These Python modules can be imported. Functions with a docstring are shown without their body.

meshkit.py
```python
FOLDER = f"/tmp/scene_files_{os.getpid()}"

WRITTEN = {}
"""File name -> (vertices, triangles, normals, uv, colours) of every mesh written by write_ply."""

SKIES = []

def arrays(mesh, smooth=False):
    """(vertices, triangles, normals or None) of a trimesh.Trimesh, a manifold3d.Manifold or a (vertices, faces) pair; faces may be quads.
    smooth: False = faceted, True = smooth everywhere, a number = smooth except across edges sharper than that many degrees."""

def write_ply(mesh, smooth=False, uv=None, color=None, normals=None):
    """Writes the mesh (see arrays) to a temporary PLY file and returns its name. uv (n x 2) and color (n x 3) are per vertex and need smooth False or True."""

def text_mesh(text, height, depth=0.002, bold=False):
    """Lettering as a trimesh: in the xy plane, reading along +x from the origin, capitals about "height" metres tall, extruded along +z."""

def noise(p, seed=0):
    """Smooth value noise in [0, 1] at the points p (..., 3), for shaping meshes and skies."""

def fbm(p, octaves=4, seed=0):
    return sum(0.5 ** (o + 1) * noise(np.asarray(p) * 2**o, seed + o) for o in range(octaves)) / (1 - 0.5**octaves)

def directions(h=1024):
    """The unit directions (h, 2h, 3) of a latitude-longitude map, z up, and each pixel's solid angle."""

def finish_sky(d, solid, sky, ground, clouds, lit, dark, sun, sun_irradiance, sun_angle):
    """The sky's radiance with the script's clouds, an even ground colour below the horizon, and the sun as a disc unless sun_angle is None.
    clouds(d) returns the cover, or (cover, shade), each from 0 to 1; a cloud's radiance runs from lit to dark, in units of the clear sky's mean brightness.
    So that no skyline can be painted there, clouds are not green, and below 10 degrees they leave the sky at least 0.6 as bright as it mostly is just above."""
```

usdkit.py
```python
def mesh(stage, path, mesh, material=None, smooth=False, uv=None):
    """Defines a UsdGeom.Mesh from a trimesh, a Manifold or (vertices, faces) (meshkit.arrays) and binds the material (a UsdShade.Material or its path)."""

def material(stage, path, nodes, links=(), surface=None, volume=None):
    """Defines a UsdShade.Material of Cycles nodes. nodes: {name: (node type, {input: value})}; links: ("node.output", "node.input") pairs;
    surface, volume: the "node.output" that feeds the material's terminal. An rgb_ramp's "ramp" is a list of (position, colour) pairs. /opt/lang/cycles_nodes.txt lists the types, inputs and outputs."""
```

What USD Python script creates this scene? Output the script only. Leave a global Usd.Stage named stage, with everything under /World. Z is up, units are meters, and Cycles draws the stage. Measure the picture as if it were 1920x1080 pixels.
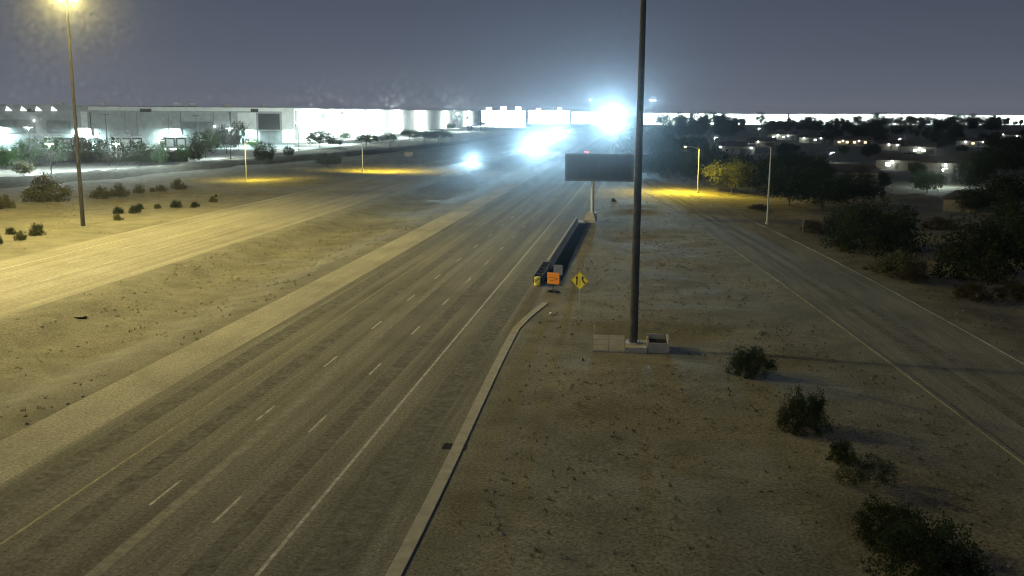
import math, random
import numpy as np, trimesh, usdkit, meshkit
from pxr import Usd, UsdGeom, UsdLux, UsdShade, Gf, Sdf
from shapely.geometry import Polygon

# ------------------------------------------------------------------ camera, sky, moon, exposure
stage = Usd.Stage.CreateInMemory()
W = UsdGeom.Xform.Define(stage, '/World')
UsdGeom.Scope.Define(stage, '/World/Looks')
H, F = 17.7, 1800.0                                    # camera height (m), focal length in pixels of a 1920 wide picture
YAW, PITCH, ROLL = math.radians(7.63), math.radians(10.38), math.radians(0.37)
fw = np.array([-math.sin(YAW) * math.cos(PITCH), math.cos(YAW) * math.cos(PITCH), -math.sin(PITCH)])
rt0 = np.array([math.cos(YAW), math.sin(YAW), 0.0]); up0 = np.cross(rt0, fw)
rt = rt0 * math.cos(ROLL) + up0 * math.sin(ROLL); up = np.cross(rt, fw)
EYE = np.array([0, 0, H])
cam = UsdGeom.Camera.Define(stage, '/World/camera')
cam.CreateHorizontalApertureAttr(36.0); cam.CreateFocalLengthAttr(36.0 * F / 1920)
cam.AddTransformOp().Set(Gf.Matrix4d(*rt, 0, *up, 0, *(-fw), 0, *EYE, 1))
cam.CreateClippingRangeAttr((0.1, 60000.0)); cam.CreateExposureAttr(0.0)
SUN = (0.10, 2.6)                                      # the moon's elevation and rotation (behind the camera)
dome = UsdLux.DomeLight.Define(stage, '/World/sky')
sky = usdkit.material(stage, '/World/Looks/night_sky', {
    's': ('sky_texture', {'sky_type': 'single_scattering', 'sun_disc': False, 'sun_elevation': SUN[0], 'sun_rotation': SUN[1], 'aerosol_density': 2.0}),
    'bw': ('rgb_to_bw', {}), 'tint': ('mix', {'mix_type': 'multiply', 'fac': 1.0, 'color2': (0.0105, 0.0128, 0.019)}),
    'tc': ('texture_coordinate', {}), 'x': ('separate_xyz', {}), 'ab': ('math', {'math_type': 'absolute'}),
    'r': ('rgb_ramp', {'ramp': [(0, (.145, .156, .192)), (.02, (.104, .114, .145)), (.06, (.062, .069, .090)), (.10, (.041, .047, .064)), (.16, (.027, .031, .043)), (.5, (.012, .014, .023)), (1, (.008, .009, .015))]}),
    'a': ('mix', {'mix_type': 'add', 'fac': 1.0}), 'b': ('background_shader', {'strength': 1.0})},
    [('s.color', 'bw.color'), ('bw.val', 'tint.color1'), ('tc.generated', 'x.vector'), ('x.z', 'ab.value1'), ('ab.value', 'r.fac'),
     ('tint.color', 'a.color1'), ('r.color', 'a.color2'), ('a.color', 'b.color')], surface='b.background')
UsdShade.MaterialBindingAPI.Apply(dome.GetPrim()).Bind(sky)
moon = UsdLux.DistantLight.Define(stage, '/World/moonlight')
moon.CreateIntensityAttr(0.012); moon.CreateNormalizeAttr(True); moon.CreateAngleAttr(0.5); moon.CreateColorAttr(Gf.Vec3f(1, .96, .9))
moon.AddRotateXYZOp().Set((55, 0, -35))
SODIUM, AMBER, WHITE, LED = (1, .81, .24), (1, .74, .05), (.82, 1.0, .93), (.45, .78, 1.0)
HAZE = ((0.5e-5, .80), (5.0e-5, .965))                # two kinds of haze droplet: density and forward lean

# ------------------------------------------------------------------ helpers
def ray(px, py):
    d = fw * F + rt * (px - 960) - up * (py - 540)
    return d / np.linalg.norm(d)
def G(px, py, z=0.0):
    d = ray(px, py); return EYE + d * ((z - H) / d[2])
def on_wall(px, py, p0, n):                            # where the view ray meets the upright plane through p0
    d = ray(px, py); return EYE + d * (np.dot(p0 - EYE, n) / np.dot(d, n))
def height_at(p, py):                                  # height over the ground point p that shows at row py
    lo, hi = -5.0, 80.0
    for _ in range(50):
        m = (lo + hi) / 2; v = np.array([p[0], p[1], m]) - EYE
        if 540 - F * v.dot(up) / v.dot(fw) > py: lo = m
        else: hi = m
    return lo
def rng(s): return np.random.default_rng(s)
taken = {}
def numbered(path):
    n = taken.get(path, 0); taken[path] = n + 1
    return path if n == 0 else f'{path}_{n:03d}'
def tag(p, label=None, cat=None, group=None, kind=None):
    p = p.GetPrim() if hasattr(p, 'GetPrim') else p
    for k, v in (('label', label), ('category', cat), ('group', group), ('kind', kind)):
        if v: p.SetCustomDataByKey(k, v)
    return p
def thing(name, label, cat, loc=(0, 0, 0), rz=0.0, group=None, sc=None):
    x = UsdGeom.Xform.Define(stage, numbered('/World/' + name))
    x.AddTranslateOp().Set(Gf.Vec3d(*map(float, loc))); x.AddRotateZOp().Set(float(rz))
    if sc is not None: x.AddScaleOp().Set(Gf.Vec3f(*map(float, sc)))
    return tag(x, label, cat, group)
def part(parent, name, m, mat, smooth=False, label=None):
    base = '/World' if parent is None else str(parent.GetPath())
    if isinstance(m, list): m = trimesh.util.concatenate(m)
    p = usdkit.mesh(stage, numbered(base + '/' + name), m, MAT[mat], smooth=smooth).GetPrim()
    if label: p.SetCustomDataByKey('label', label)
    return p
def struct(name, m, mat, smooth=False): return tag(part(None, name, m, mat, smooth), kind='structure')
def copy(cls, name, label, cat, loc, rz=0.0, group=None, sc=None):
    t = thing(name, label, cat, loc, rz, group, sc)
    t.GetReferences().AddInternalReference(cls.GetPath()); t.SetInstanceable(True)
    return t
def box(x0, x1, y0, y1, z0, z1):
    return trimesh.creation.box([x1 - x0, y1 - y0, z1 - z0]).apply_translation([(x0 + x1) / 2, (y0 + y1) / 2, (z0 + z1) / 2])
def cyl(p, q, r, r2=None, n=14):
    p, q = np.array(p, float), np.array(q, float); r2 = r if r2 is None else r2; L = np.linalg.norm(q - p)
    m = trimesh.creation.revolve([[0, 0], [r, 0], [r2, L], [0, L]], sections=n)
    return m.apply_transform(trimesh.geometry.align_vectors([0, 0, 1], (q - p) / L)).apply_translation(p)
def tubes(ps, rs, n=10): return [cyl(a, b, r, r2, n) for a, b, r, r2 in zip(ps, ps[1:], rs, rs[1:])]
def prism(poly, depth): return trimesh.creation.extrude_polygon(Polygon(poly), depth)
def strip(L, R, z=0.0, across=1):                      # a ribbon between two polylines
    L, R = np.asarray(L, float), np.asarray(R, float); v, f, k = [], [], across + 1
    for a, b in zip(L, R):
        for j in range(k): q = a[:2] + (b[:2] - a[:2]) * j / across; v.append([q[0], q[1], z])
    for i in range(len(L) - 1):
        for j in range(across): s = i * k + j; f.append([s, s + 1, s + k + 1, s + k])
    return meshkit_tm(v, f)
def meshkit_tm(v, f):
    f = np.asarray(f); f = np.vstack([f[:, [0, 1, 2]], f[:, [0, 2, 3]]]) if f.shape[1] == 4 else f
    m = trimesh.Trimesh(np.asarray(v, float), f, process=False)
    if m.face_normals[:, 2].sum() < 0: m.invert()
    return m
def band(x0, x1, y0, y1, z): return strip([(x0, y) for y in np.linspace(y0, y1, 30)], [(x1, y) for y in np.linspace(y0, y1, 30)], z)
def lamp(parent, name, loc, power, color, radius=0.12, kind='sphere', cone=None, aim=None):
    path = numbered(str(parent.GetPath()) + '/' + name)
    l = (UsdLux.SphereLight if kind == 'sphere' else UsdLux.DiskLight).Define(stage, path)
    l.CreateRadiusAttr(float(radius)); l.CreateIntensityAttr(float(power)); l.CreateNormalizeAttr(True); l.CreateColorAttr(Gf.Vec3f(*color))
    if aim is None: l.AddTranslateOp().Set(Gf.Vec3d(*map(float, loc)))
    else:
        z = -np.array(aim, float) / np.linalg.norm(aim); x = np.cross([0, 0, 1] if abs(z[2]) < .9 else [1, 0, 0], z); x /= np.linalg.norm(x); y = np.cross(z, x)
        l.AddTransformOp().Set(Gf.Matrix4d(*x, 0, *y, 0, *z, 0, *map(float, loc), 1))
    if cone:
        s = UsdLux.ShapingAPI.Apply(l.GetPrim()); s.CreateShapingConeAngleAttr(float(cone)); s.CreateShapingConeSoftnessAttr(0.6)
    return l

# ------------------------------------------------------------------ materials
MAT = {}
def mat(name, a, b=None, scale=4.0, rough=.85, stretch=(1, 1, 1), bump=0.0, metallic=0.0, detail=6.0, grit=0.0, grit_scale=30.0, patch=None, spec=.3, lo=.35, hi=.65):
    """Two tones mixed by noise, with grit (fine grains of lighter and darker) and an optional slow patch noise."""
    b = b or tuple(min(1, x * 1.15) for x in a)
    n = {'g': ('geometry', {}), 'm': ('mapping', {'scale': stretch}), 'n': ('noise_texture', {'scale': scale, 'detail': detail, 'roughness': .6}),
         'r': ('rgb_ramp', {'ramp': [(lo, a), (hi, b)]}), 'p': ('principled_bsdf', {'roughness': rough, 'metallic': metallic, 'specular_ior_level': spec})}
    l = [('g.position', 'm.vector'), ('m.vector', 'n.vector'), ('n.fac', 'r.fac')]; out = 'r.color'
    if grit:
        n['gn'] = ('noise_texture', {'scale': grit_scale, 'detail': 5.0, 'roughness': .82}); n['gr'] = ('rgb_ramp', {'ramp': [(.3, (1 - grit,) * 3), (.5, (1, 1, 1)), (.7, (1 + grit,) * 3)]})
        n['gm'] = ('mix', {'mix_type': 'multiply', 'fac': 1.0}); l += [('g.position', 'gn.vector'), ('gn.fac', 'gr.fac'), (out, 'gm.color1'), ('gr.color', 'gm.color2')]; out = 'gm.color'
    if patch:
        n['pn'] = ('noise_texture', {'scale': patch, 'detail': 5.0, 'roughness': .65}); n['pr'] = ('rgb_ramp', {'ramp': [(.32, (.74, .75, .72)), (.5, (1, 1, 1)), (.68, (1.16, 1.16, 1.1))]})
        n['pm'] = ('mix', {'mix_type': 'multiply', 'fac': 1.0}); l += [('g.position', 'pn.vector'), ('pn.fac', 'pr.fac'), (out, 'pm.color1'), ('pr.color', 'pm.color2')]; out = 'pm.color'
    l.append((out, 'p.base_color'))
    if bump:
        n['b'] = ('bump', {'strength': bump, 'distance': .05}); n['bn'] = ('noise_texture', {'scale': grit_scale, 'detail': 4.0})
        l += [('g.position', 'bn.vector'), ('bn.fac', 'b.height'), ('b.normal', 'p.normal')]
    MAT[name] = usdkit.material(stage, '/World/Looks/' + name, n, l, surface='p.BSDF')
def leaf(name, a, b, tr=.3):
    MAT[name] = usdkit.material(stage, '/World/Looks/' + name, {
        'i': ('geometry', {}), 'r': ('rgb_ramp', {'ramp': [(0, a), (1, b)]}), 'd': ('diffuse_bsdf', {}), 't': ('translucent_bsdf', {}), 'm': ('mix_closure', {'fac': tr})},
        [('i.random_per_island', 'r.fac'), ('r.color', 'd.color'), ('r.color', 't.color'), ('d.BSDF', 'm.closure1'), ('t.BSDF', 'm.closure2')], surface='m.closure')
def glow(name, c, s): MAT[name] = usdkit.material(stage, '/World/Looks/' + name, {'e': ('emission', {'color': c, 'strength': s})}, surface='e.emission')
mat('desert', (.132, .125, .100), (.195, .184, .149), .35, .95, grit=.85, grit_scale=6.0, patch=.055, bump=.5)
mat('asphalt', (.135, .131, .119), (.235, .226, .203), .9, .95, stretch=(1, .02, 1), grit=.65, grit_scale=5.5, spec=.12, patch=.05)
mat('ramp_asphalt', (.15, .146, .134), (.215, .208, .188), .8, .95, spec=.12, stretch=(1, .06, 1), grit=.65, grit_scale=5.5, patch=.07)
mat('faint_paint', (.15, .147, .134), (.235, .23, .208), 1.5, .85, grit=.4, grit_scale=5)
mat('worn_track', (.112, .109, .101), (.165, .16, .147), .8, .95, grit=.6, grit_scale=2.6, spec=.12)
mat('concrete_road', (.185, .174, .148), (.285, .268, .23), .7, .85, stretch=(1, .025, 1), grit=.45, grit_scale=2.6, patch=.04)
mat('shoulder_gravel', (.265, .25, .21), (.345, .325, .272), .6, .95, stretch=(1, .1, 1), grit=.65, grit_scale=5.5, patch=.1)
mat('concrete', (.30, .285, .25), (.40, .38, .33), 1.2, .85, grit=.15, grit_scale=10)
mat('barrier_shade', (.016, .017, .019), (.03, .031, .033), 2, 1.0, spec=0.0)  # shade beside the barrier, put into a near-black colour
mat('kerb_worn', (.17, .163, .145), (.25, .24, .21), 1.2, .9, grit=.4, grit_scale=4)
mat('pad_concrete', (.27, .26, .23), (.36, .345, .305), 1.0, .9, grit=.25, grit_scale=9)
mat('lot_concrete', (.42, .42, .40), (.52, .52, .5), .2, .85)
mat('white_paint', (.25, .246, .232), (.54, .53, .505), 1.6, .8, grit=.4, grit_scale=6)
mat('yellow_paint', (.17, .155, .11), (.29, .26, .17), 1.2, .8, grit=.4, grit_scale=6)
mat('dark_olive', (.045, .045, .036), (.085, .08, .06), 1.3, .95, grit=.4, grit_scale=4)
mat('galvanised', (.34, .34, .33), (.46, .46, .45), 3, .5, metallic=.35)
mat('weathered_steel', (.20, .18, .155), (.28, .25, .21), 2, .6, metallic=.2)
mat('mast_steel', (.042, .040, .035), (.078, .073, .063), 1.5, .8, spec=.15)
mat('dark_metal', (.05, .05, .052), (.075, .075, .078), 3, .55, metallic=.3)
mat('black', (.014, .014, .014), (.024, .024, .024), 5, .7)
mat('rubber', (.02, .02, .02), (.03, .03, .03), 5, .9)
mat('panel_face', (.018, .019, .024), (.028, .030, .036), 6, .9, spec=.05)
mat('sign_orange', (.92, .30, .02), (.98, .36, .03), 4, .4)
mat('sign_yellow', (.82, .66, .03), (.90, .74, .05), 4, .4)
mat('marker_yellow', (.86, .74, .10), (.92, .8, .14), 4, .4)
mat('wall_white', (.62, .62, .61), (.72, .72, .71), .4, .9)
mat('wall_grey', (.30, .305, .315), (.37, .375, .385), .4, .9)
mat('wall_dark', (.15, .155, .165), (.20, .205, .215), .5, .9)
mat('trim_dark', (.035, .037, .04), (.055, .057, .06), 2, .7)
mat('door_white', (.60, .61, .62), (.74, .75, .75), 3, .7)
mat('stucco', (.17, .155, .13), (.24, .22, .185), 1.5, .9)
mat('roof_tile', (.06, .05, .045), (.10, .085, .075), 3, .9)
mat('bark', (.07, .055, .04), (.12, .095, .07), 5, .95)
mat('car_silver', (.40, .41, .43), (.48, .49, .51), 6, .3, metallic=.6)
mat('car_dark', (.03, .032, .037), (.045, .047, .052), 6, .3, metallic=.4)
mat('car_white', (.65, .65, .65), (.75, .75, .75), 6, .35)
mat('glass_dark', (.012, .014, .018), (.02, .022, .026), 6, .08, spec=.6)
mat('grate', (.018, .017, .016), (.03, .028, .026), 5, .7, metallic=.3)
mat('awning_green', (.05, .16, .09), (.08, .22, .12), 3, .8)
leaf('leaf_dark', (.030, .040, .018), (.075, .088, .040)); leaf('leaf_green', (.07, .13, .055), (.16, .24, .10), .45)
leaf('leaf_sage', (.085, .085, .045), (.165, .155, .080)); leaf('leaf_palo', (.105, .115, .028), (.18, .185, .05), .4)
leaf('leaf_brown', (.055, .048, .028), (.10, .085, .05))
glow('lens_sodium', (1, .80, .45), 9.0); glow('lens_amber', (1, .85, .5), 8.0); glow('lens_white', (.93, 1, .97), 16.0); glow('lens_led', (.8, .93, 1), 30.0)
glow('lens_warm', (1, .84, .58), 12.0); glow('lens_red', (1, .06, .03), 12.0); glow('window_warm', (1, .78, .45), 2.2); glow('glow_white', (.9, .97, 1), 4.0)

# ------------------------------------------------------------------ ground
def smooth01(t): t = np.clip(t, 0, 1); return t * t * (3 - 2 * t)
ramp_R = np.array([G(*p)[:2] for p in ((1920, 690), (1745, 573), (1590, 505), (1500, 465), (1390, 405), (1300, 365), (1240, 347))])
ramp_L = np.array([G(*p)[:2] for p in ((1920, 868), (1783, 757), (1686, 686), (1604, 631), (1433, 505), (1348, 449), (1290, 408), (1225, 368), (1196, 352))])
def fit(P, near, far):
    P = P[np.argsort(P[:, 1])]; c = np.polyfit(P[:, 1], P[:, 0], 2)
    return c
cR, cL = fit(ramp_R, 0, 0), fit(ramp_L, 0, 0)
def ramp_edge(y):
    yy = np.clip(y, 30, 235); l, r = np.polyval(cL, yy), np.polyval(cR, yy)
    sl = np.polyval(np.polyder(cL), 30); l = l + np.where(y < 30, (y - 30) * sl, 0); r = r + np.where(y < 30, (y - 30) * sl, 0)
    t = smooth01((y - 215) / 110)
    return l * (1 - t) + (-12.6) * t, r * (1 - t) + (-5.2) * t
def ground_z(x, y):
    x, y = np.asarray(x, float), np.asarray(y, float); P = np.stack([x, y, 0 * x], -1)
    rl, rr = ramp_edge(y)
    n = meshkit.fbm(P / 17.0, 3, 5) - .5; n2 = meshkit.fbm(P / 3.0, 2, 9) - .5
    med = smooth01((x + 52.5) / 6) * smooth01((-35.5 - x) / 6)                          # the median between the carriageways
    gore = smooth01((x + 7.5) / 5) * smooth01((rl - 1 - x) / 5) * smooth01((y + 20) / 30) * smooth01((230 - y) / 40)
    pad = np.clip(1 - np.maximum(np.abs(x - 1.2) / 9, np.abs(y - 73) / 8), 0, 1)
    left = smooth01((-77 - x) / 8) * smooth01((x + 145) / 12)
    right = smooth01((x - rr - 2) / 8) * smooth01((300 - y) / 60)
    z = med * (-.75 + 1.1 * n + .12 * n2) + gore * (1 - smooth01(pad * 2)) * (1.0 * n + .10 * n2) + left * (.9 * n + .1 * n2) + right * (-.5 + 1.2 * n + .15 * n2)
    return z * (np.abs(y) < 620)
gx = np.unique(np.concatenate([np.linspace(-6000, -300, 20), np.linspace(-300, -150, 40), np.linspace(-150, 70, 200), np.linspace(70, 250, 50), np.linspace(250, 6000, 20)]))
gy = np.unique(np.concatenate([np.linspace(-6000, -60, 16), np.linspace(-60, 20, 40), np.linspace(20, 300, 260), np.linspace(300, 620, 90), np.linspace(620, 6000, 24)]))
X, Y = np.meshgrid(gx, gy, indexing='ij'); V = np.stack([X, Y, ground_z(X, Y)], -1).reshape(-1, 3)
i, j = np.meshgrid(np.arange(len(gx) - 1), np.arange(len(gy) - 1), indexing='ij'); q = (i * len(gy) + j).ravel()
struct('ground', meshkit_tm(V, np.stack([q, q + len(gy), q + len(gy) + 1, q + 1], -1)), 'desert', True)
def at(px, py):
    p = G(px, py)
    for _ in range(4): p = G(px, py, float(ground_z(p[0], p[1])))
    return p
# ------------------------------------------------------------------ roads
Y0, Y1 = -80, 2600
rd = struct('freeway', band(-30.0, -9.3, Y0, Y1, .006), 'asphalt')
struct('gravel_shoulder', band(-34.0, -30.0, Y0, 900, .010), 'shoulder_gravel')
struct('opposite_freeway', band(-75.0, -54.3, Y0, Y1, .006), 'concrete_road')
ys = np.concatenate([np.linspace(-40, 235, 56), np.linspace(240, 330, 14)])
l, r = ramp_edge(ys)
struct('ramp_road', strip(np.stack([l, ys], 1), np.stack([r, ys], 1), .014, 2), 'ramp_asphalt')
marks = []
for x, w, m, nm in ((-25.8, .16, 'yellow_paint', 'yellow_edge_line'), (-14.3, .18, 'white_paint', 'white_edge_line')):
    part(rd, nm, band(x - w / 2, x + w / 2, Y0, 1200, .011), m)
part(rd, 'pavement_seam', band(-20.85, -20.25, Y0, 900, .011), 'faint_paint')
for x, w in ((-16.6, 1.1), (-23.9, 1.2), (-11.9, 1.6), (-28.2, 1.4)): part(rd, 'wheel_track', band(x - w / 2, x + w / 2, Y0, 900, .010), 'worn_track')
for x, ph in ((-21.75, 4.6), (-18.05, 3.2)):
    for k in range(-2, 40):
        y = ph + 34.0 + k * 12.2
        part(rd, 'lane_dash', strip([(x - .075, y), (x - .075, y + 3.05)], [(x + .075, y), (x + .075, y + 3.05)], .011), 'white_paint')
op = stage.GetPrimAtPath('/World/opposite_freeway')
for x, m, nm in ((-57.2, 'yellow_paint', 'yellow_edge_line'), (-70.9, 'white_paint', 'white_edge_line')): part(op, nm, band(x - .08, x + .08, Y0, 900, .011), m)
for x in (-61.8, -66.4):
    for k in range(0, 26): y = 30 + k * 12.2; part(op, 'lane_dash', strip([(x - .07, y), (x - .07, y + 3)], [(x + .07, y), (x + .07, y + 3)], .011), 'white_paint')
rp = stage.GetPrimAtPath('/World/ramp_road')
part(rp, 'yellow_edge_line', strip(np.stack([l + 1.2, ys], 1), np.stack([l + 1.36, ys], 1), .019), 'faint_paint')
part(rp, 'white_edge_line', strip(np.stack([r - 1.7, ys], 1), np.stack([r - 1.54, ys], 1), .019), 'faint_paint')
for o in (2.5, 4.3): part(rp, 'wheel_track', strip(np.stack([l + o, ys], 1), np.stack([l + o + .8, ys], 1), .018), 'worn_track')
for s, e in ((l, -1), (r, 1)):                          # low concrete kerbs along the ramp
    a = np.stack([s, ys], 1); b = np.stack([s + e * .30, ys], 1); z = .07
    m = strip(a, b, z); n = len(ys)
    side = [meshkit_tm(np.vstack([np.c_[q, np.full(n, -.2)], np.c_[q, np.full(n, z)]]), [[k, k + 1, n + k + 1, n + k] for k in range(n - 1)]) for q in (a, b)]
    part(rp, 'kerb', [m] + side, 'ramp_asphalt')
# the kerb along the freeway: pieces with joints, then the bend towards the sign
kp = [(-9.05, -40)] + [(-9.05 - .9 * smooth01((y - 30) / 48), y) for y in range(20, 77, 4)] + [(-9.98, 77), (-9.55, 82), (-8.66, 88.5)]
kp = np.array([(float(a), float(b)) for a, b in kp])
kb = tag(UsdGeom.Xform.Define(stage, '/World/kerb'), kind='structure')
taken['/World/kerb'] = 1
for a, b in zip(kp, kp[1:]):
    n = max(1, int(np.linalg.norm(b - a) / 4)); d = (b - a) / np.linalg.norm(b - a); nv = np.array([d[1], -d[0]]) * .30
    for k in range(n):
        p, q = a + (b - a) * k / n + d * .012, a + (b - a) * (k + 1) / n - d * .012
        poly = [p - nv, q - nv, q + nv, p + nv]
        part(kb, 'kerb_stone', trimesh.creation.extrude_polygon(Polygon(poly), .26).apply_translation([0, 0, -.2]), 'concrete')
gr = thing('drain_grate', 'dark iron drain grate in the gutter beside the kerb', 'drain', (G(855, 838)[0] - .1, G(855, 838)[1], .012))
part(gr, 'frame', [box(-.62, .62, -.42, -.34, 0, .03), box(-.62, .62, .34, .42, 0, .03), box(-.62, -.54, -.34, .34, 0, .03), box(.54, .62, -.34, .34, 0, .03)], 'grate')
part(gr, 'pit', box(-.54, .54, -.34, .34, 0, .006), 'black')
for k in range(9): part(gr, 'bar', box(-.5 + k * .12, -.46 + k * .12, -.34, .34, .008, .026), 'grate')
p = at(150, 594)
g2 = thing('drain_cover', 'dark round drain cover in the dirt median', 'drain', p)
part(g2, 'rim', cyl((0, 0, -.3), (0, 0, .05), .62, .58, 20), 'grate'); part(g2, 'lid', cyl((0, 0, .05), (0, 0, .07), .5, .5, 20), 'black')
def debris(px, py, s, label):
    p = at(px, py); R = rng(int(px)); m = trimesh.creation.icosphere(1, s); m.vertices *= R.uniform(.5, 1.2, m.vertices.shape); m.vertices[:, 2] *= .5
    o = part(None, 'litter', m.apply_translation(p + [0, 0, s * .3]), 'white_paint'); tag(o, label, 'litter')
debris(1035, 590, .30, 'pale scrap of litter just past the bent end of the kerb')
debris(195, 576, .16, 'pale scrap of litter left of the drain cover in the median')
debris(214, 580, .17, 'pale scrap of litter right of its twin in the median dirt')
debris(79, 612, .16, 'pale scrap of litter in the median nearest the left border')

# ------------------------------------------------------------------ vegetation
def foliage(seed, n_clump, n_leaf, size, shape='round', squash=1.0, rad=.2):
    """Leaf quads in clumps through a crown of unit height: base at z=0, top at z=1."""
    R = rng(seed); C = []
    while len(C) < n_clump:
        p = R.uniform(-1, 1, 3)
        if shape == 'round':
            if np.linalg.norm(p) > 1 or np.linalg.norm(p) < .35 * R.random(): continue
            c = np.array([p[0] * .5 * squash, p[1] * .5 * squash, .5 + p[2] * .42])
        elif shape == 'dome':
            if p[2] < 0 or np.linalg.norm(p) > 1: continue
            c = np.array([p[0] * .6 * squash, p[1] * .6 * squash, .06 + p[2] * .86])
        else:
            if p[0]**2 + p[1]**2 > 1: continue
            c = np.array([p[0] * .6 * squash, p[1] * .6 * squash, .72 + p[2] * .16 - .18 * (p[0]**2 + p[1]**2)])
        C.append(c * R.uniform(.88, 1.08))
    v = []
    for c in C:
        k = int(n_leaf * R.uniform(.6, 1.4)); r = rad * R.uniform(.5, 1.1)
        o = c + R.normal(0, r * .5, (k, 3)); a = R.normal(size=(k, 3)); a /= np.linalg.norm(a, axis=1)[:, None]
        b = np.cross(a, R.normal(size=(k, 3))); b /= np.linalg.norm(b, axis=1)[:, None]
        s = size * R.uniform(.6, 1.4, (k, 1)); o[:, 2] = np.maximum(o[:, 2], .01)
        v.append(np.stack([o - a * s - b * s * .5, o + a * s * .2 - b * s * .7, o + a * s + b * s * .1, o - a * s * .1 + b * s * .6], 1))
    v = np.concatenate(v).reshape(-1, 3); f = np.arange(len(v)).reshape(-1, 4)
    return trimesh.Trimesh(v, np.vstack([f[:, [0, 1, 2]], f[:, [0, 2, 3]]]), process=False)
def limbs(seed, h0, spread, r, n=5):
    R = rng(seed); out = tubes([(0, 0, -.05), (.01, 0, h0 * .5), (.0, .015, h0)], [r, r * .8, r * .65], 8)
    for k in range(n):
        a = 2 * math.pi * (k + R.uniform(-.2, .2)) / n; e = R.uniform(.55, 1) * spread
        out += tubes([(0, .015, h0 * R.uniform(.75, 1)), (e * .5 * math.cos(a), e * .5 * math.sin(a), h0 + .14), (e * math.cos(a), e * math.sin(a), h0 + R.uniform(.22, .4))], [r * .5, r * .32, r * .12], 6)
    return out
def proto(name, bits):
    c = stage.CreateClassPrim('/World/' + name)
    for n, m, mt in bits: part(c, n, m, mt)
    return c
def tree_proto(name, seed, lm, shape='round', squash=1.0, clumps=70, leaves=42, size=.030, h0=.3):
    return proto(name, [('trunk', limbs(seed, h0, .3 * squash, .026), 'bark'), ('crown', foliage(seed, clumps, leaves, size, shape, squash).apply_transform(np.diag([1, 1, .86, 1])).apply_translation([0, 0, .14]) if shape == 'round' else foliage(seed, clumps, leaves, size, shape, squash), lm)])
T_DARK = [tree_proto('dark_tree_kind', 11, 'leaf_dark'), tree_proto('dark_wide_tree_kind', 12, 'leaf_dark', squash=1.5, clumps=90), tree_proto('dark_tall_tree_kind', 13, 'leaf_dark', squash=.62)]
T_GREEN = [tree_proto('green_tree_kind', 21, 'leaf_green', squash=1.2), tree_proto('green_wide_tree_kind', 22, 'leaf_green', squash=1.6, clumps=90), tree_proto('grey_green_tree_kind', 23, 'leaf_sage', squash=1.3, clumps=80)]
T_UMB = tree_proto('flat_tree_kind', 31, 'leaf_dark', 'flat', squash=1.3, clumps=60, h0=.5)
T_PALO = tree_proto('yellow_tree_kind', 41, 'leaf_palo', squash=1.5, clumps=100, h0=.22)
S_SAGE = [proto(n, [('stems', limbs(s, .18, .5, .03, 7), 'bark'), ('foliage', foliage(s, 60, 55, .035, 'dome', 1.5, .22), 'leaf_sage')]) for n, s in (('sage_shrub_kind', 51), ('sage_low_shrub_kind', 52))]
S_DARK = [proto(n, [('stems', limbs(s, .18, .5, .02, 9), 'bark'), ('foliage', foliage(s, 120, 70, .022, 'dome', 1.45, .2), 'leaf_dark')]) for n, s in (('dark_shrub_kind', 61), ('dark_low_shrub_kind', 62))]
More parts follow.
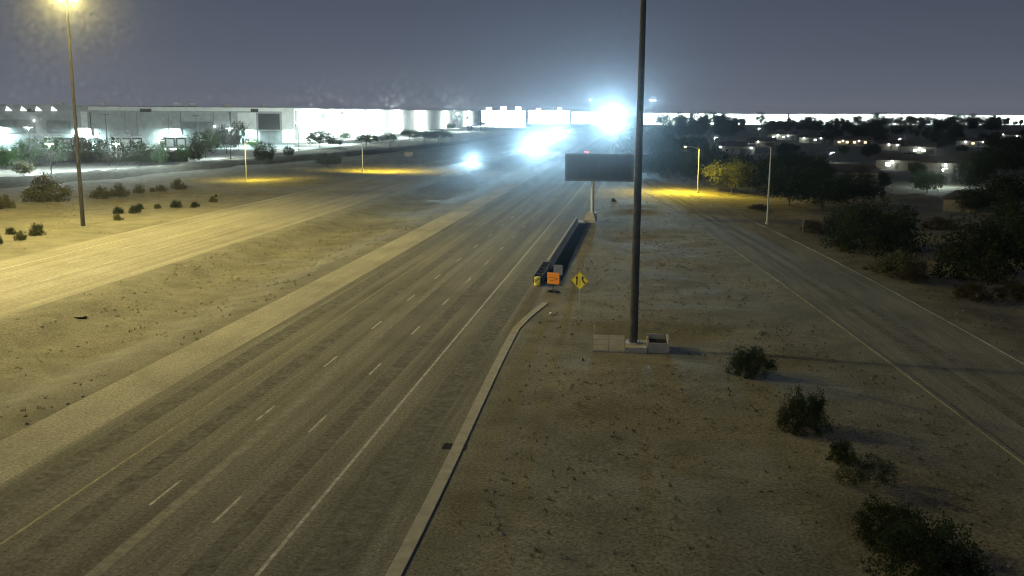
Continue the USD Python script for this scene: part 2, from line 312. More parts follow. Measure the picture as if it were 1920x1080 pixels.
S_DARK += [proto(n, [('stems', limbs(q, .22, .6, .016, 14), 'bark'), ('foliage', foliage(q, c, 60, .02, 'dome', w, .17), m)]) for n, q, c, w, m in (('twiggy_shrub_kind', 63, 70, 1.7, 'leaf_dark'), ('sparse_shrub_kind', 64, 55, 1.5, 'leaf_brown'))]
S_BROWN = proto('brown_shrub_kind', [('stems', limbs(71, .18, .5, .02, 9), 'bark'), ('foliage', foliage(71, 90, 60, .026, 'dome', 1.5, .2), 'leaf_brown')])
def dist(p): return float(np.linalg.norm(np.asarray(p)[:2]))
vr = random.Random(7)
def plant(kind, name, px, base, wpx, hpx, label, cat, group=None, wide=1.0, z=None):
    """wpx, hpx: how wide and high it stands, turned into metres at its distance."""
    p = at(px, base) if z is None else G(px, base, z); k = np.dot(p - EYE, fw) / F
    w, h = wpx * k, hpx * k / math.cos(PITCH * .9)
    return copy(kind, name, label, cat, p - [0, 0, .03], vr.uniform(0, 360), group, (w / wide, w / wide, h))
# shrubs on the dirt beyond the opposite carriageway: (column, foot row, width, height, what tells it apart)
SH = [(10, 391, 34, 26, 'sage shrub by the left border of the dirt bank'), (85, 377, 78, 46, 'largest wide sage bush left of the tall lamp mast'),
      (187, 372, 36, 22, 'low sage shrub first right of the lamp mast in the back row'), (222, 368, 36, 22, 'sage shrub second right of the lamp mast in the back row'),
      (261, 362, 23, 15, 'sage shrub third in the back row, standing alone'), (286, 360, 12, 8, 'tiny sage tuft in the back row before a flat shrub'),
      (303, 359, 22, 12, 'flat sage shrub next to last of the back row'), (335, 355, 28, 18, 'round sage shrub closing the back row at its right end'),
      (222, 401, 21, 14, 'round dark shrub above its twin on the bank'), (221, 413, 19, 11, 'flat dark shrub below its twin on the bank'),
      (253, 400, 23, 15, 'dark shrub in front of a smaller one on the bank'), (262, 392, 15, 11, 'small dark shrub half behind a larger one'),
      (296, 391, 14, 9, 'small lone dark shrub midway along the front row'), (331, 389, 22, 14, 'dark round shrub, largest of the right end of the front row'),
      (366, 389, 17, 11, 'dark shrub last but one of the front row'), (399, 379, 15, 11, 'dark shrub at the right end of the front row'), (405, 369, 5, 5, 'tiny tuft above the last front-row shrub'),
      (70, 441, 28, 23, 'dark round shrub left of the mast foot'), (38, 450, 25, 17, 'dark shrub between two others near the left border'), (20, 440, 19, 14, 'small dark shrub behind two others near the left border'), (-3, 458, 16, 20, 'dark shrub cut by the left border')]
for k, (px, py, w, h, lb) in enumerate(SH):
    back = k < 8
    plant((S_SAGE if back or k % 3 == 0 else S_DARK)[k % 2], 'sage_shrub' if back else 'desert_shrub', px, py, w * 1.05, h * 1.1, lb, 'shrub', wide=1.75)
for px, py, w, h, lb in ((1408, 703, 84, 62, 'dark bushy shrub right of the concrete pad'), (1507, 803, 92, 82, 'large dark shrub second down the slope from the pad'), (1577, 864, 48, 46, 'small dark shrub against a bigger one on the slope'),
                         (1627, 908, 92, 70, 'dark shrub third large one down the slope'), (1665, 1010, 130, 80, 'wide dark shrub behind the corner thicket'), (1735, 1085, 190, 130, 'dark thicket low in the right corner')):
    plant(S_DARK[2 if px == 1627 else px % 2], 'roadside_shrub', px, py, w, h, lb, 'shrub', wide=1.6)
plant(S_DARK[0], 'roadside_shrub', 1150, 378, 10, 8, 'small dark shrub in the gore beyond the sign post', 'shrub', wide=1.7)
for px, py, w, h, k, lb in ((1422, 393, 40, 12, S_BROWN, 'low brown bush left of the bare ramp pole'), (1524, 437, 42, 30, S_BROWN, 'reddish brown bush between two pale stakes'), (1640, 470, 175, 105, S_DARK[1], 'broad dark bush mass right of the ramp'), (1580, 440, 80, 60, S_DARK[0], 'dark bush leaning on the broad bush mass'),
                            (1680, 515, 110, 48, S_SAGE[0], 'olive low shrub below the broad bush mass'), (1712, 528, 50, 32, S_BROWN, 'small brown shrub beside the olive shrub'), (1850, 520, 190, 130, S_DARK[0], 'big dark bush at the right border'), (1925, 470, 150, 120, S_DARK[1], 'dark bush behind the right border bush'),
                            (1822, 562, 72, 40, S_BROWN, 'low brown shrub beside the ramp kerb'), (1900, 560, 70, 40, S_BROWN, 'brown shrub by the right border above the ramp'), (1760, 430, 60, 26, S_BROWN, 'low dry brush on the open lit patch')):
    plant(k, 'brush', px, py, w, h, lb, 'bush', wide=1.65)
# the yellow lit tree by the ramp and its dark neighbours
plant(T_PALO, 'yellow_green_tree', 1372, 362, 90, 64, 'yellow green tree lit by the street lamp', 'tree', wide=1.35)
for px, py, w, h, lb in ((1418, 362, 70, 60, 'dark tree directly right of the yellow lit tree'), (1480, 385, 80, 72, 'dark tree just right of the bare ramp pole'), (1540, 395, 90, 66, 'dark wide tree behind the broad bush'), (1600, 385, 80, 58, 'dark tree behind the bush mass top'), (1820, 400, 90, 46, 'dark tree beside the pale roof'), (1890, 400, 100, 74, 'dark tree at the right border behind the pale roof')):
    plant(T_DARK[px % 3], 'dark_tree', px, py, w, h, lb, 'tree', wide=1.05)
# trees before the warehouses
WT = [(12, 318, 52, 48, 1, 'green tree at the left border before the warehouse'), (58, 314, 60, 52, 0, 'pale green tree above the white van'), (105, 312, 62, 56, 1, 'bright green wide tree second from the van'), (152, 308, 48, 52, 2, 'grey green tree behind the lamp mast'), (45, 330, 40, 26, 2, 'low grey green tree below the white van'),
      (205, 312, 60, 52, 3, 'dark tree right of the lamp mast'), (262, 312, 58, 46, 3, 'dark broad tree before the hedge wall'), (302, 312, 40, 42, 0, 'light green tree in the middle of the lot'), (343, 309, 36, 36, 0, 'light green tree right of the middle one'), (368, 308, 30, 40, 3, 'narrow dark tree at the edge of the lit road'),
      (385, 296, 52, 50, 3, 'dark tree before the last dock door'), (425, 288, 50, 50, 3, 'tall dark tree hiding the wall lamp'), (448, 282, 46, 52, 3, 'dark tree left of the glowing wall lamp'), (497, 311, 42, 44, 3, 'dark tree right of the pale street lamp'), (541, 297, 24, 24, 3, 'small dark tree between the lit lots'),
      (475, 278, 26, 20, 0, 'small green tree under the wall lamp'), (600, 277, 62, 34, 3, 'dark pointed tree before the white building'), (630, 276, 28, 20, 3, 'small round dark tree beside the pointed one'), (558, 266, 34, 20, 0, 'pale green tree before the grey annex'), (648, 264, 26, 16, 0, 'pale green small tree by the white building'),
      (615, 314, 56, 26, 3, 'dark bush near the foot of the thin lamp'), (880, 249, 12, 16, 3, 'small tree at the lot corner beside the palm')]
for px, py, w, h, k, lb in WT: plant((T_GREEN + [T_DARK[1]])[k], ('green_tree', 'green_tree', 'grey_green_tree', 'dark_tree')[k], px, py, w, h, lb, 'tree', wide=(1.3, 1.65, 1.4, 1.55)[k])
for px, py, w, h, lb in ((688, 276, 44, 26, 'flat topped dark tree on the bank'), (730, 274, 30, 26, 'flat topped dark tree next to the first'), (768, 262, 36, 20, 'flat topped tree farther along the bank'), (795, 268, 44, 22, 'flat topped tree overlapping its neighbours'), (822, 266, 50, 24, 'widest flat topped tree before the far lot'), (845, 250, 18, 20, 'thin flat topped tree near the palm'), (905, 240, 16, 12, 'small flat tree past the palm'), (935, 236, 24, 16, 'flat tree close to the glare')):
    plant(T_UMB, 'flat_topped_tree', px, py, w, h, lb, 'tree', wide=1.35)
# a palm before the far lot
pk = np.dot(at(878, 243) - EYE, fw) / F; pm = thing('palm_tree', 'tall palm standing before the white lit lot', 'palm', at(878, 243))
part(pm, 'trunk', tubes([(0, 0, -.1), (.15, 0, 12 * pk), (.1, 0, 24 * pk)], [.3, .22, .2], 8), 'bark')
fr = []
for k in range(16):
    a = 2 * math.pi * k / 16; e = rng(k).uniform(-.3, .8); P = [np.array([math.cos(a) * t * 6 * pk, math.sin(a) * t * 6 * pk, 24 * pk + (e * t - 1.1 * t * t) * 5 * pk]) for t in np.linspace(0, 1, 5)]
    s = np.array([-math.sin(a), math.cos(a), 0]) * .32
    fr.append(meshkit_tm(np.vstack([[p - s, p + s] for p in P]), [[2 * q, 2 * q + 1, 2 * q + 3, 2 * q + 2] for q in range(4)]))
part(pm, 'fronds', fr, 'leaf_green')

# loose stones and dry weeds on the dirt, past counting
def scatter(n, seed, area, mk):
    R = rng(seed); out = []
    while len(out) < n:
        x, y = R.uniform(*area[0]), R.uniform(*area[1]); rl, rr = ramp_edge(y)
        if (-8.3 < x < rl - .5 and not (abs(x - MFX) < 4 and abs(y - MFY) < 3)) or -53.5 < x < -34.2 or -125 < x < -76 or rr + .6 < x < rr + 45: 
            if meshkit.fbm(np.array([x / 5, y / 5, seed]), 2, 3) > R.uniform(.35, .68): out.append(mk(R, x, y, float(ground_z(x, y))))
    return out
MFX, MFY = G(1187, 652)[:2]
OCT = np.array([(1, 0, 0), (-1, 0, 0), (0, 1, 0), (0, -1, 0), (0, 0, 1), (0, 0, -1)], float); OF = np.array([(0, 2, 4), (2, 1, 4), (1, 3, 4), (3, 0, 4), (2, 0, 5), (1, 2, 5), (3, 1, 5), (0, 3, 5)])
def stone(R, x, y, z): return OCT * R.uniform(.5, 1.3, (6, 3)) * R.gamma(2.0, .022) * [1, 1, .7] + [x, y, z + .01]
st_v = scatter(9000, 5, ((-60, 60), (28, 150)), stone) + scatter(5000, 6, ((-125, 30), (90, 260)), stone)
tag(part(None, 'loose_stones', trimesh.Trimesh(np.vstack(st_v), np.vstack([OF + 6 * k for k in range(len(st_v))]), process=False), 'kerb_worn'), kind='stuff')
def tuft(R, x, y, z):
    k = 10; a = R.uniform(0, 6.28, k); h = R.gamma(3, .04, k); w = R.uniform(.012, .03, k); e = R.uniform(.1, .9, k) * h; o = np.c_[x + R.normal(0, .07, k), y + R.normal(0, .07, k), np.full(k, z - .01)]
    d = np.c_[np.cos(a), np.sin(a), 0 * a]; p = np.c_[-np.sin(a), np.cos(a), 0 * a] * w[:, None]
    return np.stack([o - p, o + p, o + d * e[:, None] + np.c_[0 * a, 0 * a, h]], 1).reshape(-1, 3)
tf_v = np.vstack(scatter(2200, 8, ((-60, 60), (28, 150)), tuft) + scatter(900, 9, ((-125, 30), (90, 260)), tuft))
tag(part(None, 'dry_weeds', trimesh.Trimesh(tf_v, np.arange(len(tf_v)).reshape(-1, 3), process=False), 'leaf_sage'), kind='stuff')

# ------------------------------------------------------------------ masts, street lamps, signs
def mast(loc, label, on=True, hgt=36.0, power=5600.0, color=SODIUM):
    t = thing('high_mast_light', label, 'light mast', loc)
    part(t, 'pole', tubes([(0, 0, 0), (0, 0, hgt * .35), (0, 0, hgt * .7), (0, 0, hgt)], [.33, .27, .20, .13], 16), 'mast_steel', 40)
    part(t, 'base_plate', cyl((0, 0, 0), (0, 0, .06), .58, .58, 16), 'galvanised'); part(t, 'hand_hole', box(-.12, .12, -.37, -.30, .7, 1.3), 'dark_metal')
    for k in range(8): a = k * math.pi / 4 + .2; part(t, 'anchor_bolt', cyl((.47 * math.cos(a), .47 * math.sin(a), .06), (.47 * math.cos(a), .47 * math.sin(a), .17), .03, .03, 6), 'galvanised')
    part(t, 'lowering_ring', trimesh.creation.annulus(.95, 1.05, .12).apply_translation([0, 0, hgt - .5]), 'galvanised')
    part(t, 'mast_cap', cyl((0, 0, hgt), (0, 0, hgt + .5), .38, .2), 'galvanised')
    for k in range(6):
        a = math.radians(-21 + 60 * k); c, s = math.cos(a), math.sin(a)
        part(t, 'bracket', cyl((.2 * c, .2 * s, hgt - .5), (1.35 * c, 1.35 * s, hgt - .55), .045), 'galvanised')
        lu = part(t, 'luminaire', cyl((1.55 * c, 1.55 * s, hgt - .30), (1.55 * c, 1.55 * s, hgt - .85), .16, .34), 'galvanised')
        part(lu, 'lens', trimesh.creation.icosphere(2, .27).apply_translation([1.55 * c, 1.55 * s, hgt - .9]), 'lens_sodium' if on else 'glass_dark')
        if on: lamp(t, 'bulb', (1.62 * c, 1.62 * s, hgt - 1.3), power, color, .2, kind='disk', cone=30, aim=(c, s, -.34))
    return t
ML = at(156, 425)
mast(ML, hgt=height_at(ML, 2) + 1.2, label='tall lit sodium mast on the dirt bank left of the freeway')
MF = at(1187, 652)
mast((MF[0], MF[1], .42), 'tall dark unlit mast rising from the concrete pad', on=False, hgt=38)
mast((-80, 82, 0), 'sodium mast on the left bank outside the left border', power=5600, color=(1, .83, .34))
mast((-92, -75, 0), 'added unseen mast behind the camera lighting sign fronts and foreground', power=4000, color=(1, .92, .74))  # unseen mast added so sign fronts and near ground catch light
# the pad: three sloped slabs with joints, a footing, and a raised junction box
pad = thing('concrete_pad', 'stepped concrete pad with panel joints round the foot of the unlit mast', 'concrete pad', (MF[0], MF[1] - .2, 0), 1.5)
for k in range(2):
    for q in range(3):
        x0, x1, y0, y1 = -3.05 + k * 1.22, -1.87 + k * 1.22, -1.35 + q * .84, -.55 + q * .84; zz = lambda y: .12 + (y + 1.35) * .25
        part(pad, 'slab', trimesh.convex.convex_hull([(x, y, z) for x in (x0, x1) for y in (y0, y1) for z in (-.2, zz(y))]), 'pad_concrete')
part(pad, 'footing', box(-.60, 1.0, -1.40, 1.25, -.2, .40), 'pad_concrete'); part(pad, 'plinth', cyl((0, .2, .40), (0, .2, .425), .75, .7, 20), 'pad_concrete')
part(pad, 'edge_beam', box(-3.09, -.62, -1.50, -1.37, -.2, .10), 'pad_concrete')
jb = thing('junction_box', 'open concrete box with dark cover right of the mast foot', 'utility box', (MF[0] + 1.85, MF[1] - .15, 0), 1.5)
part(jb, 'wall', [box(-.82, .82, -1.2, -1.05, -.2, .75), box(-.82, .82, .95, 1.1, -.2, .95), box(-.82, -.68, -1.05, .95, -.2, .78)], 'pad_concrete'); part(jb, 'wall', box(.68, .82, -1.05, .95, -.2, 1.0), 'concrete', label='pale right hand wall of the box')
part(jb, 'cover', box(-.68, .68, -1.05, .95, .35, .55), 'black')
st = thing('marker_stake', 'thin pale marker stake at the left corner of the concrete pad', 'stake', at(1114, 633)); part(st, 'post', box(-.05, .05, -.03, .03, -.2, 1.1), 'white_paint'); part(st, 'reflector', box(-.04, .04, -.036, -.031, .85, 1.05), 'marker_yellow')

def street_lamp(px, base, top, arm, label, on=True, side=-1.0, power=900, color=AMBER, matn='galvanised', aim=(0, 0, -1), reach=2.8, lens='lens_amber', ang=0.0):
    p = at(px, base); h = height_at(p, top) - p[2]; t = thing('street_lamp', label, 'street lamp', p, ang)
    part(t, 'pole', tubes([(0, 0, 0), (0, 0, h * .5), (0, 0, h)], [.15, .125, .09], 12), matn, 40); part(t, 'base', cyl((0, 0, -.1), (0, 0, .35), .33, .3, 14), 'concrete')
    part(t, 'arm', tubes([(0, 0, h - .1), (side * reach * .5, 0, h + .38), (side * reach, 0, h + .5)], [.07, .055, .045], 8), matn)
    hx = side * (reach + .35); hd = part(t, 'lamp_head', trimesh.creation.box([.95, .36, .17]).apply_translation([hx, 0, h + .52]), 'galvanised')
    part(hd, 'lens', trimesh.creation.icosphere(2, .2).apply_transform(np.diag([1.6, .8, .6, 1])).apply_translation([hx, 0, h + .42]), lens if on else 'glass_dark')
    if on: lamp(t, 'bulb', (hx, 0, h + .16), power, color, .13, kind='disk', aim=aim)
    return t
street_lamp(1308, 362, 279, 0, 'lit street lamp by the ramp in front of the dark trees', power=4200)
street_lamp(1438, 420, 276, 0, 'unlit bare lamp pole beside the ramp', on=False)
street_lamp(462, 338, 268, 0, 'pale lamp pole on the left bank above a yellow pool of light', side=1.0, power=1700, reach=2.2)
street_lamp(680, 323, 262, 0, 'thin lamp pole on the bank beside a long yellow light pool', side=1.0, power=4200, aim=(.9, .55, -1.0), reach=2.6, ang=40)

# the overhead message sign beyond the barrier
SP = at(1110, 417); sgn = thing('message_sign', 'dark unlit overhead message sign on a single pale post', 'road sign', SP)
zb, zt = height_at(SP, 339), height_at(SP, 288)
part(sgn, 'post', tubes([(0, 0, 0), (0, 0, zt - .6)], [.30, .26], 18), 'galvanised', 40)
part(sgn, 'pedestal', trimesh.convex.convex_hull(np.vstack([[(sx * .95, sy * .95, -.2), (sx * .95, sy * .95, .5), (sx * .5, sy * .5, 1.75)] for sx in (-1, 1) for sy in (-1, 1)])).apply_translation([-.35, 0, 0]), 'concrete')
part(sgn, 'beam', [cyl((-4.4, .45, zb + 1.0), (6.2, .45, zb + 1.0), .16), cyl((-4.4, .45, zt - 1.0), (6.2, .45, zt - 1.0), .16)], 'galvanised')
cab = part(sgn, 'cabinet', box(-4.5, 6.6, -.95, .25, zb, zt), 'dark_metal')
part(cab, 'face', box(-4.25, 6.35, -.98, -.952, zb + .25, zt - .25), 'panel_face')
for k in range(7): part(cab, 'face_rib', box(-4.25 + k * 1.73, -4.19 + k * 1.73, -1.01, -.982, zb + .25, zt - .25), 'dark_metal')
part(sgn, 'equipment_cabinet', box(.34, .8, -.3, .3, .3, 1.7), 'weathered_steel')
# concrete barrier guarding the sign, with crash cushion at its near end
bar = thing('concrete_barrier', 'long concrete traffic barrier between the freeway and the sign post', 'barrier')
b0, b1 = np.array([-10.35, 108.0]), np.array([-10.25, 155.0]); prof = [(-.40, 0), (.40, 0), (.40, .09), (.22, .33), (.14, 1.07), (-.14, 1.07), (-.22, .33), (-.40, .09)]
for k in range(8):
    p = b0 + (b1 - b0) * k / 8; L = 47.0 / 8 - .03
    m = prism(prof, L).apply_transform(trimesh.transformations.rotation_matrix(math.pi / 2, [1, 0, 0])).apply_translation([p[0], p[1] + L, 0.006])
    part(bar, 'barrier_segment', m, 'concrete')
gg = thing('barrier_shadow_strip', 'dark painted shadow strip lying right of the traffic barrier', 'painted shadow')
part(gg, 'strip', strip([(-10.0, 100), (-9.95, 155)], [(-8.2, 100), (-7.9, 125), (-8.6, 155)][::2], .06), 'barrier_shade'); part(gg, 'end_slab', box(-10.1, -8.7, 155.4, 158.6, -.2, .14), 'concrete')  # strip paints the barrier's cast shadow; the end slab is real concrete
cc = thing('crash_cushion', 'crash cushion with grey fender panels before the barrier', 'crash cushion', (-10.42, 97.2, 0))
for k in range(5):
    y = .5 + k * 2.0; part(cc, 'bay', box(-.34, .34, y, y + 1.9, .12, .72), 'black'); part(cc, 'diaphragm', box(-.44, .44, y + 1.9, y + 2.0, .05, .95), 'dark_metal')
    for s in (-1, 1): part(cc, 'fender_panel', [box(s * .47 - .02, s * .47 + .02, y, y + 2.02, z, z + .20) for z in (.28, .52, .76)], 'galvanised' if s < 0 else 'dark_metal')
ns = part(cc, 'nose', trimesh.creation.cylinder(.33, .85, sections=20).apply_translation([0, .3, .5]), 'marker_yellow')
plate = part(cc, 'object_marker', trimesh.creation.cylinder(.30, .03, sections=20).apply_transform(trimesh.transformations.rotation_matrix(math.pi / 2, [1, 0, 0])).apply_translation([0, -.06, .62]), 'marker_yellow')
for k in (-1, 0, 1):
    part(plate, 'stripe', trimesh.creation.box([.42 if k == 0 else .3, .012, .05]).apply_transform(trimesh.transformations.rotation_matrix(-.7, [0, 1, 0])).apply_translation([k * .11, -.085, .62 + k * .12]), 'black')
# orange work sign on a folding stand
OS = at(1037, 549); ok = np.dot(OS - EYE, fw) / F; og = thing('roadwork_sign', 'small orange rectangular roadwork sign on a stand before the barrier', 'road sign', OS, -16)
zo, zp = height_at(OS, 532.5), height_at(OS, 511)
def rounded(w, h, r): return Polygon([(-w / 2 + r, -h / 2 + r), (w / 2 - r, -h / 2 + r), (w / 2 - r, h / 2 - r), (-w / 2 + r, h / 2 - r)]).buffer(r, 6)
def upright(poly, d): return trimesh.creation.extrude_polygon(poly, d).apply_transform(trimesh.transformations.rotation_matrix(math.pi / 2, [1, 0, 0]))
ow, oh, oz = 24.5 * ok, zp - zo, (zo + zp) / 2
part(og, 'panel', upright(rounded(ow, oh, .08), .03).apply_translation([0, 0, oz]), 'sign_orange')
for w, x, z in ((.50, -.22, .10), (.42, .32, .04), (.34, -.12, -.24), (.26, .30, -.12)): part(og, 'marking', box(x - w / 2, x + w / 2, -.036, -.031, oz + z - .018, oz + z + .018), 'black')
part(og, 'mast', box(-.04, .04, .03, .09, .1, zp - .1), 'dark_metal')
for a in (.6, 2.5, 3.8, 5.6): part(og, 'leg', cyl((0, .06, .35), (.75 * math.cos(a), .06 + .75 * math.sin(a), .0), .03), 'dark_metal')
part(og, 'sandbag', [trimesh.creation.icosphere(2, .3).apply_transform(np.diag([1.2, .8, .45, 1])).apply_translation([x, .1, .12]) for x in (-.32, .34)], 'black')
gp = thing('sign_trailer', 'small grey panel standing behind the orange roadwork sign', 'sign', at(1046, 530), 6)
part(gp, 'panel', upright(rounded(.95, 1.1, .05), .04).apply_translation([0, 0, 1.35]), 'galvanised'); part(gp, 'leg', box(-.3, -.24, .02, .08, 0, .85), 'dark_metal'); part(gp, 'leg', box(.24, .3, .02, .08, 0, .85), 'dark_metal'); part(gp, 'foot', box(-.4, .4, -.3, .3, 0, .06), 'dark_metal')
# yellow diamond: added lane
DS = at(1086, 584); ds = thing('added_lane_sign', 'yellow diamond sign with two arrows and a lane line', 'road sign', DS, -16)
z0, z1 = height_at(DS, 545.5), height_at(DS, 510.5); zc, s = (z0 + z1) / 2, (z1 - z0) / 2
dia = Polygon([(0, -s), (s, 0), (0, s), (-s, 0)]).buffer(-.07).buffer(.07, 4)
part(ds, 'panel', upright(dia, .012).apply_translation([0, 0, zc]), 'sign_yellow')
bd = dia.buffer(-.035).difference(dia.buffer(-.06)); part(ds, 'border', upright(bd, .004).apply_translation([0, -.013, zc]), 'black')
def arrow(pts, w):
    from shapely.geometry import LineString
    a = np.array(pts[-1]); d = (a - np.array(pts[-2])); d /= np.linalg.norm(d); n = np.array([-d[1], d[0]])
    return LineString(pts).buffer(w / 2, cap_style=2, join_style=1).union(Polygon([a + n * w * 1.15, a - n * w * 1.15, a + d * w * 1.9]))
part(ds, 'arrow', upright(arrow([(-.27, -.40), (-.27, .20)], .13), .004).apply_translation([0, -.013, zc]), 'black')
part(ds, 'arrow', upright(arrow([(.56, -.22), (.40, -.12), (.30, 0), (.27, .12), (.27, .22)], .13), .004).apply_translation([0, -.013, zc]), 'black')
for k in range(3): part(ds, 'lane_line', box(-.025, .045, -.017, -.013, zc - .46 + k * .2, zc - .31 + k * .2), 'white_paint')
part(ds, 'post', box(-.04, .04, .0, .07, -.3, zc + .2), 'galvanised')
# back of a small sign on the far bank
bs = thing('small_panel_sign', 'small pale panel on the dark bank near the headlights', 'sign', at(766, 298), 25)
part(bs, 'panel', box(-1.55, 1.55, -.05, .05, 1.0, 2.6), 'shoulder_gravel'); part(bs, 'post', box(-1.1, -.95, .055, .15, -.2, 2.5), 'bark'); part(bs, 'post', box(.95, 1.1, .055, .15, -.2, 2.5), 'bark')
for px in (1505, 1549):
    tt = thing('fence_stake', f'pale stake standing {"left" if px < 1520 else "right"} of the reddish brown bush', 'stake', at(px, 436)); part(tt, 'post', cyl((0, 0, -.2), (0, 0, 2.3), .07), 'stucco'); part(tt, 'cap', cyl((0, 0, 2.3), (0, 0, 2.38), .09), 'stucco')
# ------------------------------------------------------------------ low dark-toned berm behind the left bank
bp = np.array([G(*p)[:2] for p in ((-120, 350), (0, 346), (110, 338), (230, 327), (340, 317), (450, 308), (560, 298), (680, 288), (800, 277), (880, 267), (950, 255))])
v, f, nc = [], [], 6
bt = np.linspace(0, len(bp) - 1, 90); bx = np.interp(bt, np.arange(len(bp)), bp[:, 0]); by = np.interp(bt, np.arange(len(bp)), bp[:, 1])
for a, (x, y) in enumerate(zip(bx, by)):
    d = np.array([x, y]) / math.hypot(x, y)
    for k, (o, z) in enumerate(((-16, -.4), (-9, .6), (-3, 1.3), (3, 1.5), (8, .8), (14, -.4))):
        zz = z + (.55 * (meshkit.noise(np.array([x / 4, y / 4, k * 1.0]), 3) - .5) * (z > 0)); v.append([x + d[0] * o, y + d[1] * o, zz])
for a in range(len(bx) - 1):
    for k in range(nc - 1): q = a * nc + k; f.append([q, q + 1, q + nc + 1, q + nc])
struct('earth_bank', meshkit_tm(v, f), 'dark_olive', True)
def on_berm(px, py, **k): return k

# ------------------------------------------------------------------ warehouses
lot = np.array([G(*p)[:2] for p in ((-200, 336), (-20, 334), (200, 322), (400, 300), (560, 283), (740, 264), (900, 246))]); lot2 = np.array([G(*p)[:2] for p in ((-200, 276), (-20, 276), (200, 276), (400, 276), (552, 264), (720, 247), (900, 233))])
struct('parking_lot', strip(lot, lot2, .02, 6), 'lot_concrete')
class Wall:
    """An upright facade between two ground points; u runs along it, n faces the road."""
    def __init__(s, a, b):
        s.o = np.array([a[0], a[1], 0.0]); d = np.array([b[0] - a[0], b[1] - a[1], 0.0]); s.L = np.linalg.norm(d); s.u = d / s.L
        s.n = np.array([s.u[1], -s.u[0], 0]); s.rz = math.degrees(math.atan2(s.u[1], s.u[0]))
    def uz(s, px, py): p = on_wall(px, py, s.o, s.n); return float(np.dot(p - s.o, s.u)), float(p[2])
    def rect(s, t, name, x0, y0, x1, y1, d0, d1, m, label=None):     # a slab on the facade from its corner pixels; d: how far it stands proud
        u0, z1 = s.uz(x0, y0); u1, z0 = s.uz(x1, y1); return part(t, name, box(u0, u1, -d1, -d0, z0, z1), m, label=label)
A = Wall(G(-60, 281), G(552, 277)); roofA = A.uz(150, 197)[1]
wa = thing('warehouse', 'long grey warehouse with a row of dock doors and a white roof band', 'warehouse', A.o, A.rz)
ul, ur = A.uz(-60, 270)[0], A.L
part(wa, 'body', box(ul, ur, 0, 90, -.5, roofA - .6), 'wall_grey')
part(wa, 'roof', box(ul - .3, ur + .3, .35, 90.3, roofA - .597, roofA - .2), 'wall_dark')
uS = A.uz(165, 200)[0]
part(wa, 'roof_band', box(uS, ur + .4, -.45, .34, A.uz(380, 208)[1], A.uz(380, 201)[1]), 'wall_white')
part(wa, 'roof_band', box(ul - .3, uS - .1, -.3, .34, A.uz(80, 208.5)[1], A.uz(80, 196)[1]), 'wall_grey')
for px, w in ((170, 1.5), (235, 2.5), (257, 3), (316, 2), (339, 1.6), (401, 2.4), (432, 4)): A.rect(wa, 'downpipe', px - w / 2, 210, px + w / 2, 252, .02, .45, 'trim_dark')
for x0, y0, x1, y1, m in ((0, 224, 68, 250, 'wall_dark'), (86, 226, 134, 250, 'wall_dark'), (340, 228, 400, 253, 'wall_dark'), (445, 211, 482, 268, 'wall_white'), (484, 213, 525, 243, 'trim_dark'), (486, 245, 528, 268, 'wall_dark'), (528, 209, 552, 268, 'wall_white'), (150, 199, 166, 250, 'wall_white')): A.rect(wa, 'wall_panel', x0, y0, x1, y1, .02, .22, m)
for x0, x1 in ((50, 66), (262, 284), (470, 484)): A.rect(wa, 'roof_vent', x0, 206 if x0 < 100 else 208, x1, 201 if x0 < 100 else 212, .46, .62, 'trim_dark') if False else A.rect(wa, 'roof_notch', x0, 204, x1, 210, .46, .6, 'trim_dark')
for k, px in enumerate((98, 112, 126, 147, 153, 175, 219, 237, 258, 319, 340, 382)):
    if px == 147: continue
    u, z = A.uz(px, 275); fr = part(wa, 'dock_door', [box(u - 2.1, u - 1.6, -.5, -.02, .9, 5.1), box(u + 1.6, u + 2.1, -.5, -.02, .9, 5.1), box(u - 1.6, u + 1.6, -.5, -.02, 4.3, 5.1)], 'trim_dark')
    part(fr, 'door_leaf', box(u - 1.6, u + 1.6, -.12, -.02, .9, 4.3), 'door_white'); part(fr, 'dock_bumper', box(u - 1.5, u + 1.5, -.42, -.03, .55, .88), 'black')
for x0, x1 in ((84, 118), (140, 160), (205, 266), (308, 350), (375, 392)): A.rect(wa, 'canopy', x0, 255.5, x1, 258, .05, 1.6, 'wall_white')
for px in (15, 43, 71, 100):                              # glowing wedges in place of light scallops under the left block's roof band
    u, z = A.uz(px, 205); wl = part(wa, 'roof_glow', trimesh.convex.convex_hull([(u - .9, -.35, z - .6), (u + 1.6, -.35, z - .6), (u - .4, -.35, z + 1.2), (u - .9, -.6, z - .6), (u + 1.6, -.6, z - .6), (u - .4, -.55, z + 1.2)]), 'glow_white')
for px, py, pw in ((2, 238, 3000), (158, 240, 4200), (323, 241, 5400), (463, 243, 3600), (566, 243, 3000)):
    u, z = A.uz(min(px, 548), py); wl = part(wa, 'wall_lamp', box(u - .55, u + .55, -.9, -.02, z, z + .45), 'galvanised'); part(wl, 'lens', box(u - .45, u + .45, -.85, -.2, z - .12, z - .004), 'lens_white')
    lamp(wa, 'wall_wash', (u, -1.6, z - .4), pw * 1.25, (.66, 1.0, .96), .25, kind='disk', aim=(0, .3, -1))
for px, py in ((64, 226), (402, 237)): u, z = A.uz(px, py); part(wa, 'small_lamp', trimesh.creation.icosphere(1, .38).apply_translation([u, -.8, z]), 'lens_white')
for px, w, h in ((190, 3, 1.2), (330, 2.2, 1.6), (338, 2, 1.3), (362, 3, 1.4), (430, 4, 1.0), (500, 3, 1.0), (110, 3, 1.0)):
    u = A.uz(px, 201)[0]; part(wa, 'roof_unit', box(u - w / 2, u + w / 2, 6, 10, roofA - .197, roofA + h), 'wall_white')
